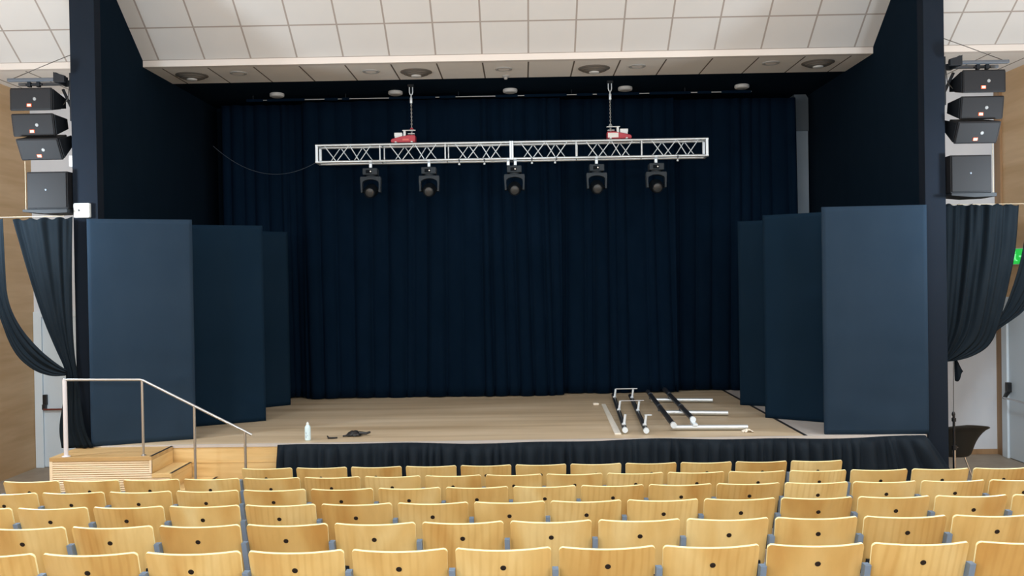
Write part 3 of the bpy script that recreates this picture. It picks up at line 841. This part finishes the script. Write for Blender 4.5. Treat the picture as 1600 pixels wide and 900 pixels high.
tl = obj('drape_tail', b, M['drape'], rd); md = tl.modifiers.new('thickness', 'SOLIDIFY'); md.thickness = .005
for p in tl.data.polygons: p.use_smooth = True
K = 10.40 / 10.2
kp = lambda L: [(x * K, 2.66 + (z_ - 2.66) * K) for x, z_ in L]
drape('swagged_drape',
      kp([(6.20, 3.39), (5.97, 2.6), (5.70, 2.219), (5.54, 2.105), (5.38, 2.0), (5.15, 1.82)]),
      kp([(5.80, 3.39), (5.71, 3.088), (5.66, 2.8), (5.56, 2.474), (5.445, 2.186), (5.33, 2.08), (5.08, 1.88)]),
      10.40, 3, .03, 'black drape swept inward just below the green exit sign', 7)
for (x0, x1, y, l) in ((XL, -4.935, 9.66, 'thin cream wire carrying the drapes beyond the steps'), (4.69, XR, 10.18, 'thin cream wire carrying the drapes beside the exit sign')):
    b = BM(); tube(b, [(x0, y, 3.428), ((x0 + x1) / 2, y, 3.424), (x1, y, 3.428)], .0035, 8)
    tag(obj('curtain_wire', b, M['cream'], None, True), l, 'curtain wire')

# ------------------------------------------------------------------ stage skirt
b = BM(); V = []; cols, rows = 420, 14; x0, x1 = -2.70, 4.37
rnd = random.Random(21); knots = [0.0]
while knots[-1] < 7.6: knots.append(knots[-1] + rnd.uniform(.05, .17))
ka = [rnd.uniform(.3, 1) for _ in knots]
def pl(s):
    i = max(k for k in range(len(knots)) if knots[k] <= s); k = (s - knots[i]) / (knots[i + 1] - knots[i])
    return ka[i] * abs(math.sin(PI * k)) ** .75
for j in range(rows + 1):
    t = j / rows; row = []
    for i in range(cols + 1):
        s = (x1 - x0) * i / cols; d = 1 - t
        zt_ = ZS - .014 + .010 * math.sin(s * 1.9) + .006 * math.sin(s * 4.7 + 1)
        fl = max(0, (s - 6.35) / .69)
        xx = x0 + s - .06 * d * max(0, 1 - s / .35) + fl ** 1.6 * d * .50
        yy = 9.785 - (.012 + .125 * min(1, d / .10) ** .8) * pl(s) - .03 * d - fl * d * .16
        row.append(b.verts.new((xx, yy, .012 + (zt_ - .012) * t)))
    V.append(row)
for j in range(rows):
    for i in range(cols): b.faces.new([V[j][i], V[j][i + 1], V[j + 1][i + 1], V[j + 1][i]])
sk = obj('stage_skirt', b, M['skirt'])
for p in sk.data.polygons: p.use_smooth = True
md = sk.modifiers.new('thickness', 'SOLIDIFY'); md.thickness = .005; md.offset = 0
tag(sk, 'long pleated black skirt hanging along the front edge of the stage', 'stage skirt')

# ------------------------------------------------------------------ wooden steps and handrail
st = thing('stage_steps', 'honey pine steps with ribbed front and black nosings leading up to the stage', 'steps', (-4.40, 9.5, 0))
ox, oy = 4.40, -9.5
YF, YR_ = 9.225, 9.795
zs = [.89, .71, .545, .365, .18]; xs = [-4.925, -3.86, -3.655, -3.37, -3.16, -2.955]
for i, zt_ in enumerate(zs):
    a, c = xs[i], xs[i + 1]
    b = BM(); box(b, a + ox, c + ox, YF + oy, YR_ + oy, zt_ - .042, zt_, .003)
    obj('landing' if i == 0 else 'tread', b, M['pine_top'] if i == 0 else M['pine'], st)
    b = BM(); box(b, c + ox - .022, c + ox + .002, YF + oy + .004, YR_ + oy, zt_ - .001, zt_ + .004, .001); obj('nosing', b, M['nosing'], st)
    b = BM(); box(b, c + ox - .018, c + ox, YF + oy + .004, YR_ + oy, 0 if i == 4 else zs[i + 1], zt_ - .042); obj('riser', b, M['pine'], st)
# ribbed front following the stair outline
b = BM(); k = 0; zz = .012
while zz < .845:
    xe = xs[1]
    for i in range(1, 5):
        if zz + .016 < zs[i] - .0: xe = xs[i + 1]
    box(b, xs[0] + ox + .002, xe + ox - .004, YF + oy + .004, YF + oy + .022, zz, zz + .0165, .004, None, 1); zz += .0225
obj('ribbed_front', b, M['pine_pale'], st)
b = BM()
outl = [(xs[0] + .004, .0), (xs[0] + .004, zs[0] - .042)]
for i in range(5):
    outl.append((xs[i + 1] - .02, zs[i] - .042))
    if i < 4: outl.append((xs[i + 1] - .02, zs[i + 1] - .042))
outl.append((xs[5] - .02, 0))
prism(b, [(p[0] + ox, p[1]) for p in outl], 'y', YF + oy + .022, YR_ + oy); obj('carcass', b, M['pine'], st)
b = BM(); box(b, xs[0] + ox, xs[0] + ox + .03, YF + oy, YF + oy + .02, 0, .848, .002); obj('corner_post', b, M['pine_pale'], st); b = BM(); box(b, xs[1] + ox - .026, xs[1] + ox, YF + oy, YF + oy + .02, .712, .848, .002); obj('corner_post', b, M['pine_pale'], st)

hr = thing('handrail', 'thin steel handrail on four posts sloping down along the wooden steps', 'handrail', (-4.40, 9.28, 0))
pA, pB, pC, pD = (-4.775, 1.692), (-3.965, 1.682), (-3.425, 1.405), (-2.90, 1.128)
b = BM(); tube(b, [(pA[0] + ox - .01, 0, pA[1]), (pB[0] + ox - .02, 0, pB[1]), (pB[0] + ox + .02, 0, pB[1] - .012), (pD[0] + ox, 0, pD[1]), (pD[0] + ox + .07, 0, pD[1] - .04)], .0135, 10); obj('rail', b, M['steel'], hr, True)
for (p, zb, r, m_) in ((pA, .89, .022, 'white_paint_metal'), (pB, .89, .0135, 'steel'), (pC, .545, .0135, 'steel'), (pD, 0, .0135, 'steel')):
    b = BM(); tube(b, [(p[0] + ox, 0, zb + .0015), (p[0] + ox, 0, p[1])], r, 12); lathe(b, [(0, .0015), (r * 2, .0015), (r * 2, .006), (r * 1.3, .012), (0, .012)], 16, T(p[0] + ox, 0, zb))
    o = obj('post', b, M[m_], hr, True)
    if m_ != 'steel': o['label'] = 'thicker white end post'

# ------------------------------------------------------------------ things lying on the stage
def lay_frame_a():
    t = thing('metal_frame', 'dark two-pole frame with short white pegs lying on the stage floor', 'metal frame', (1.35, 11.5, ZS))
    gx, gy = 1.35, 11.5
    poles = [((1.318, 13.10), (1.142, 10.10)), ((1.556, 13.02), (1.372, 10.04))]
    tops = []
    for (p, q) in poles:
        b = BM(); tube(b, [(p[0] - gx, p[1] - gy, .048), (q[0] - gx, q[1] - gy, .048)], .029, 14); po = obj('pole', b, M['dark_tube'], t, True)
        b = BM(); d = Vector((q[0] - p[0], q[1] - p[1], 0)).normalized()
        e = Vector((q[0] - gx, q[1] - gy, .048)); tube(b, [e - d * .02, e + d * .03], .032, 18)
        tube(b, [e + d * .03, e + d * .034], .016, 12); o = obj('end_cap', b, M['alu_bright'], po, True)
        row = []
        for f in (.14, .55, .93):
            x = p[0] + (q[0] - p[0]) * f - gx; y = p[1] + (q[1] - p[1]) * f - gy
            b = BM(); tube(b, [(x, y, .06), (x + .018, y, .19)], .015, 12); lathe(b, [(0, 0), (.024, 0), (.024, .03), (0, .03)], 14, T(x, y, .06)); obj('peg', b, M['alu_bright'], t, True)
            row.append((x + .018, y, .19))
        tops.append(row)
    for a, c in zip(*tops):
        b = BM()
        if a is tops[0][2]: continue
        tube(b, [a, (c[0] + .06, c[1], c[2] + .01)], .009 if a is tops[0][0] else .005, 8); obj('cross_rod', b, M['steel'], t, True)
    x, y, z_ = tops[1][1]
    b = BM(); box(b, x - .02, x + .07, y - .62, y - .60, -.09 + z_, -.075 + z_, .003); obj('coupling_pin', b, M['alu_bright'], t)
lay_frame_a()
def lay_frame_b():
    gx, gy = 2.1, 11.4
    t = thing('metal_frame', 'open frame of two dark poles laid across three silver tubes on stage', 'metal frame', (gx, gy, ZS))
    for (a, c) in (((1.80, 12.60), (2.635, 12.47)), ((1.775, 11.42), (2.575, 11.28)), ((1.70, 10.26), (2.55, 10.21))):
        b = BM(); tube(b, [(a[0] - gx, a[1] - gy, .041), (c[0] - gx, c[1] - gy, .041)], .027, 16); obj('silver_tube', b, M['alu'], t, True)
    for (a, c) in (((1.80, 12.93, .115), (1.668, 9.98, .115)), ((2.075, 13.15, .115), (1.955, 10.36, .115))):
        A = Vector((a[0] - gx, a[1] - gy, a[2])); C_ = Vector((c[0] - gx, c[1] - gy, c[2]))
        b = BM(); tube(b, [A, C_], .031, 14); po = obj('pole', b, M['dark_tube'], t, True)
        d = (C_ - A).normalized(); b = BM(); tube(b, [C_ - d * .02, C_ + d * .03], .034, 16); obj('end_cap', b, M['alu_bright'], po, True)
        for yy in (12.55, 11.39):
            f = (yy - a[1]) / (c[1] - a[1]); p = A.lerp(C_, f)
            b = BM(); tube(b, [p - d * .03, p + d * .03], .034, 14); box(b, p.x - .02, p.x + .02, p.y - .02, p.y + .02, .06, .09, .003); obj('clamp', b, M['grey_steel'], t)
    b = BM(); box(b, 1.93 - gx, 1.985 - gx, 10.20 - gy, 10.40 - gy, .06, .085, .004); obj('bracket', b, M['alu_bright'], t)
lay_frame_b()
b = BM(); prism(b, [(1.085, 12.42), (1.14, 12.42), (1.094, 10.05), (1.02, 10.05)], 'z', ZS + .001, ZS + .018, .003)
tag(obj('flat_lath', b, M['lath']), 'pale flat lath lying on stage beside the pegged frame', 'lath')
b = BM(); box(b, .97, 1.05, 12.42, 12.50, ZS + .001, ZS + .028, .008)
tag(obj('tape_block', b, M['paper']), 'tiny cream block lying on stage by the far end of the lath', 'block')
# crumpled scrap
b = BM(); rnd = random.Random(2); n = 9; VV = [[b.verts.new((2.46 + .13 * i / n, 10.06 + .09 * j / n, ZS + .006 + rnd.uniform(0, .035) * math.sin(PI * i / n))) for i in range(n + 1)] for j in range(n + 1)]
for j in range(n):
    for i in range(n): b.faces.new([VV[j][i], VV[j][i + 1], VV[j + 1][i + 1], VV[j + 1][i]])
o = obj('crumpled_paper', b, M['paper']); md = o.modifiers.new('t', 'SOLIDIFY'); md.thickness = .002
tag(o, 'crumpled white scrap at the end of the front silver tube', 'paper scrap')

bt = thing('spray_bottle', 'white plastic bottle standing alone near the stage front', 'bottle', (-2.417, 9.99, ZS))
b = BM(); lathe(b, [(0, .001), (.028, .001), (.033, .006), (.033, .14), (.029, .158), (.017, .172), (.014, .176), (0, .176)], 24); obj('bottle_body', b, M['bottle'], bt, True)
b = BM(); lathe(b, [(0, .174), (.016, .174), (.016, .192), (.009, .196), (.008, .206), (0, .207)], 20); obj('bottle_cap', b, M['white_plastic'], bt, True)
b = BM()
for k, (hh, zz) in enumerate(((.03, .03), (.012, .05), (.02, .075))): box(b, -.014 + .018 * (k % 2), -.009 + .018 * (k % 2), -.0345, -.0325, zz, zz + hh)
obj('print', b, M['bottle_print'], bt)

b = BM(); rnd = random.Random(5); n = 10
VV = [[b.verts.new((-2.03 + .17 * i / n, 10.15 + .17 * j / n, ZS + .008 + .045 * math.sin(PI * i / n) ** .5 * math.sin(PI * j / n) ** .5 + rnd.uniform(0, .012))) for i in range(n + 1)] for j in range(n + 1)]
for j in range(n):
    for i in range(n): b.faces.new([VV[j][i], VV[j][i + 1], VV[j + 1][i + 1], VV[j + 1][i]])
tube(b, [(-2.06, 10.16, ZS + .012), (-1.98, 10.18, ZS + .02), (-1.9, 10.2, ZS + .03)], .010, 8); tube(b, [(-1.88, 10.2, ZS + .04), (-1.80, 10.21, ZS + .03), (-1.76, 10.24, ZS + .04)], [.02, .016, .012], 8)
o = obj('folded_cloth', b, M['black_plastic']); md = o.modifiers.new('t', 'SOLIDIFY'); md.thickness = .003
tag(o, 'small crumpled black cloth lying near the stage front', 'cloth')
b = BM(); tube(b, [(-2.215, 10.06, ZS + .035), (-2.20, 10.05, ZS + .014), (-2.17, 10.05, ZS + .010), (-2.10, 10.06, ZS + .012)], [.006, .012, .012, .009], 8)
tag(obj('black_strap', b, M['black_plastic'], None, True), 'little black strap lying between the bottle and the black cloth', 'strap')

# ------------------------------------------------------------------ tub chair, stand and cord behind the column
tc = thing('tub_chair', 'black shell armchair on thin chrome legs beside the white wall', 'chair', (5.27, 11.05, 0), math.radians(6))
b = BM(); nu, nv = 40, 12; V = []
for j in range(nv + 1):
    v = j / nv; row = []
    for i in range(nu + 1):
        a = math.radians(-118 + 236 * i / nu)            # 0 = back of the shell (towards -y)
        c = math.cos(a)
        rim = .665 + .165 * max(0, .5 + .5 * c) - .05 * (1 - max(0, .5 + .5 * c)) ** 2
        r0 = .19; r1 = .335 + .10 * abs(math.sin(a)) ** 2
        e = v ** 1.5
        rad = r0 + .085 * v ** .6 + (r1 - r0 - .085) * v ** 3.2
        z_ = .425 + (rim - .425) * v ** 1.25
        if v > .88: rad += .012 * ((v - .88) / .12); z_ -= .010 * ((v - .88) / .12) ** 2 * abs(math.sin(a))
        row.append(b.verts.new((rad * math.sin(a) * 1.0, -rad * c * .92 + .02, z_)))
    V.append(row)
for j in range(nv):
    for i in range(nu): b.faces.new([V[j][i], V[j][i + 1], V[j + 1][i + 1], V[j + 1][i]])
pts = [V[0][i] for i in range(nu + 1)]
ctr = b.verts.new((0, .05, .415))
for i in range(nu): b.faces.new([ctr, pts[i + 1], pts[i]])
sh = obj('shell', b, M['shell'], tc)
for p in sh.data.polygons: p.use_smooth = True
md = sh.modifiers.new('t', 'SOLIDIFY'); md.thickness = .014; md.offset = 0
b = BM(); lathe(b, [(0, 0), (.19, 0), (.215, .015), (.21, .04), (.17, .055), (0, .058)], 28, T(0, .06, .42) @ Matrix.Diagonal((1, 1.05, 1, 1))); obj('seat_pad', b, M['shell'], tc, True)
for sx, sy in ((-1, -1), (1, -1), (1, 1), (-1, 1)):
    b = BM(); tube(b, [(sx * .10, sy * .10 + .03, .42), (sx * .15, sy * .15 + .03, .22), (sx * .205, sy * .21 + .03, .004)], .0095, 10); obj('leg', b, M['chrome'], tc, True)

ms = thing('folded_stand', 'thin black and chrome stand half hidden behind the column by the tub chair', 'stand', (5.0, 10.45, 0))
b = BM(); tube(b, [(0, 0, .62), (0, 0, 1.02)], .014, 10); obj('upper_tube', b, M['black_plastic'], ms, True)
b = BM(); tube(b, [(0, 0, .02), (0, 0, .64)], .018, 10); obj('lower_tube', b, M['chrome'], ms, True)
b = BM(); lathe(b, [(0, .60), (.028, .60), (.028, .65), (0, .65)], 14); lathe(b, [(0, .93), (.024, .93), (.024, .97), (0, .97)], 14); tube(b, [(0, 0, .625), (.045, 0, .625)], .01, 8); obj('collar', b, M['black_plastic'], ms)
for k in range(3):
    a = PI / 2 + .35 + 2 * PI * k / 3
    b = BM(); tube(b, [(0, 0, .30), (.16 * math.cos(a), .16 * math.sin(a), .01)], .008, 8); obj('leg', b, M['chrome'], ms, True)
pc = thing('pull_cord', 'thin cord with a black end knob hanging below the gathered drape', 'cord', (4.925, 10.30, 1.03))
b = BM(); tube(b, [(0, 0, .03), (.005, 0, .65)], .0035, 6); obj('cord', b, M['wire'], pc, True)
b = BM(); lathe(b, [(0, -.012), (.017, -.01), (.02, .01), (.014, .03), (.005, .04), (0, .04)], 14); obj('end_knob', b, M['black_plastic'], pc, True)

# ------------------------------------------------------------------ auditorium chairs
RC = math.radians(21)
def backrest_mesh():
    b = BM(); HT = .420; zt_ = .792; W = .257; cr = .026; nx, nz = 16, 18; th = .0135
    def P(u, s, k):
        d = HT - s                                  # distance below the top edge
        w = (W - .010 * (d / HT))
        if d < cr: w = w - cr + math.sqrt(max(cr * cr - (cr - d) ** 2, 0))
        if s < cr: w = w - cr + math.sqrt(max(cr * cr - (cr - s) ** 2, 0))
        x = u * w
        bow = .060 * (x / W) ** 2 * (1 - .25 * d / HT)
        y = d * math.sin(RC) + bow; zz = zt_ - d * math.cos(RC)
        y += k * th * math.cos(RC); zz += k * th * math.sin(RC)
        return (x, y, zz)
    ss = [0, .004, .012, .022, cr] + [cr + (HT - 2 * cr) * i / nz for i in range(1, nz)] + [HT - cr, HT - .022, HT - .012, HT - .004, HT - .0008]
    ss[0] = .0008
    G_ = []
    for k in (0, 1):
        G_.append([[b.verts.new(P(-1 + 2 * i / nx, s, k)) for i in range(nx + 1)] for s in ss])
    n = len(ss)
    for k in (0, 1):
        for j in range(n - 1):
            for i in range(nx): b.faces.new([G_[k][j][i], G_[k][j][i + 1], G_[k][j + 1][i + 1], G_[k][j + 1][i]])
    loop = [(0, i) for i in range(nx + 1)] + [(j, nx) for j in range(1, n)] + [(n - 1, i) for i in range(nx - 1, -1, -1)] + [(j, 0) for j in range(n - 2, 0, -1)]
    for q in range(len(loop)):
        (j, i), (j2, i2) = loop[q], loop[(q + 1) % len(loop)]
        f = b.faces.new([G_[0][j][i], G_[0][j2][i2], G_[1][j2][i2], G_[1][j][i]]); f.material_index = 1
    return b
def chair_parts(root):
    P = {}
    P['back'] = obj('backrest', backrest_mesh(), [M['ply'], M['ply_edge']], root, True)
    b = BM(); d = .107; y = d * math.sin(RC); zz = .792 - d * math.cos(RC)
    lathe(b, [(0, -.002), (.0155, -.002), (.0155, .002), (.0125, .0035), (0, .0035)], 18, T(0, y, zz) @ RX(PI / 2 + RC))
    P['cap'] = obj('back_cap', b, M['dot'], root)
    b = BM(); Ms = T(0, .185, .435) @ RX(math.radians(15))
    box(b, -.225, .225, 0, .018, 0, .285, .008, Ms); P['seat'] = obj('tip_up_seat', b, M['ply'], root)
    b = BM(); tube(b, [(-.256, .165, .415), (.256, .165, .415)], .014, 10)
    for s in (-1, 1): box(b, s * .20 - .02, s * .20 + .02, .135, .158, .40, .50, .003)
    P['bar'] = obj('cross_bar', b, M['iron'], root)
    pol = [(.066, .672), (.118, .672), (.135, .62), (.185, .45), (.29, .44), (.29, .40), (.225, .375), (.235, .04), (.265, .02), (.265, 0), (.05, 0), (.05, .02), (.165, .04), (.165, .38)]
    b = BM(); prism(b, pol, 'x', -.2935, -.2605, .0015); P['sup'] = obj('side_support', b, M['seat_grey'], root)
    b = BM(); prism(b, pol, 'x', .2615, .2945, .0015); P['sup2'] = obj('side_support', b, M['seat_grey'], root)
    return P
ORD = ['first', 'second', 'third', 'fourth', 'fifth', 'sixth', 'seventh', 'eighth', 'ninth', 'tenth', 'eleventh', 'twelfth', 'thirteenth', 'fourteenth', 'fifteenth', 'sixteenth', 'seventeenth', 'eighteenth']
ROWN = ['front row nearest the skirt', 'second row back from stage', 'third row back from stage', 'fourth row back from stage', 'fifth row back from stage', 'sixth row back from stage']
ROWS = []   # (row, first x, number of chairs in the picture)
ROWS = [(0, -2.607, 11), (1, -2.318 - 4 * .555, 17), (2, -2.056 - 4 * .555, 16), (3, -1.777 - 4 * .555, 15), (4, -1.503 - 3 * .555, 12), (5, -1.230 - 3 * .555, 11)]
DARK = {(2, 11): .80, (3, 5): .86, (3, 11): .82, (4, 10): .80, (1, 5): .86, (2, 5): .86, (0, 9): .86, (5, 8): .86, (1, 16): .86, (4, 3): .86, (5, 1): .86, (5, 6): .86}
PALE = {(1, 13), (2, 12), (2, 8), (3, 9), (4, 8), (0, 6), (0, 10), (3, 3)}
root0 = None
rnd = random.Random(77)
for (r, xs0, n) in ROWS:
    for k in range(n):
        tone = DARK.get((r, k)); word = 'honey plywood'
        if tone: word = 'darker plywood'
        elif (r, k) in PALE: word = 'pale plywood'; tone = 1.07
        else: tone = rnd.uniform(.935, 1.01)
        lab = f'{word} chair in the {ROWN[r]}, {ORD[k]} counted from the steps side'
        c = thing('auditorium_chair', lab, 'chair', (xs0 + .555 * k, ROWY[r], RISE * r + .0005), 0, 'plywood auditorium chairs')
        if root0 is None:
            root0 = c; parts = chair_parts(c); mine = parts
        else:
            mine = {}
            for key, s in parts.items():
                if key == 'sup2' and k != n - 1: continue
                q = s.copy(); q.parent = c; COL.objects.link(q); mine[key] = q
        w = (tone, tone ** 1.5, tone ** 2.3, 1)
        mine['back'].color = w; mine['seat'].color = w
# only a chair that ends its row keeps the far support
bpy.data.objects.remove(parts['sup2'])

LIGHT = (.845, .975, 1.055)
# ------------------------------------------------------------------ light: rows of ceiling panels over the audience, plus added fill points
def area(x, y, z_, sx, sy, power, color=(1, .955, .90), spread=PI, rot=(0, 0, 0), name='ceiling_panel_light'):
    l = bpy.data.lights.new(name, 'AREA'); l.shape = 'RECTANGLE'; l.size = sx; l.size_y = sy
    l.energy = power; l.color = color; l.spread = spread
    o = bpy.data.objects.new(name, l); COL.objects.link(o); o.location = (x, y, z_); o.rotation_euler = rot
    return o
for y in (6.6, 2.6, -1.4, -5.0):
    for x in (-4.6, -.1, 4.4):
        area(x, y, zt - .03, 1.2, 1.2, 45, LIGHT)
def fill_point(x, y, z_, power, r=.22, name='pendant_globe_light'):  # unseen point lights added to light ceiling, walls and chairs evenly
    l = bpy.data.lights.new(name, 'POINT'); l.energy = power; l.color = LIGHT; l.shadow_soft_size = r
    o = bpy.data.objects.new(name, l); COL.objects.link(o); o.location = (x, y, z_)
for y, z_, e in ((5.4, 4.68, 98), (.9, 3.35, 182), (-1.8, 3.6, 165), (-5.2, 4.2, 120)):
    for x in (-4.7, -.1, 4.5): fill_point(x, y, z_, e)
for x, e in ((-5.75, 205), (5.62, 190)): fill_point(x, 8.8, 3.5, e, .15)  # added out of view to brighten the side walls, columns and front flats
w = bpy.data.worlds.new('world'); sc.world = w; w.use_nodes = True
w.node_tree.nodes['Background'].inputs[0].default_value = (.5, .55, .6, 1); w.node_tree.nodes['Background'].inputs[1].default_value = .0

# ------------------------------------------------------------------ view
vs = sc.view_settings; vs.view_transform = 'Standard'; vs.look = 'None'; vs.gamma = 1.0; vs.use_curve_mapping = False; vs.exposure = -0.04
sc.cycles.use_denoising = True; sc.cycles.max_bounces = 10; sc.cycles.diffuse_bounces = 6; sc.cycles.sample_clamp_indirect = 6
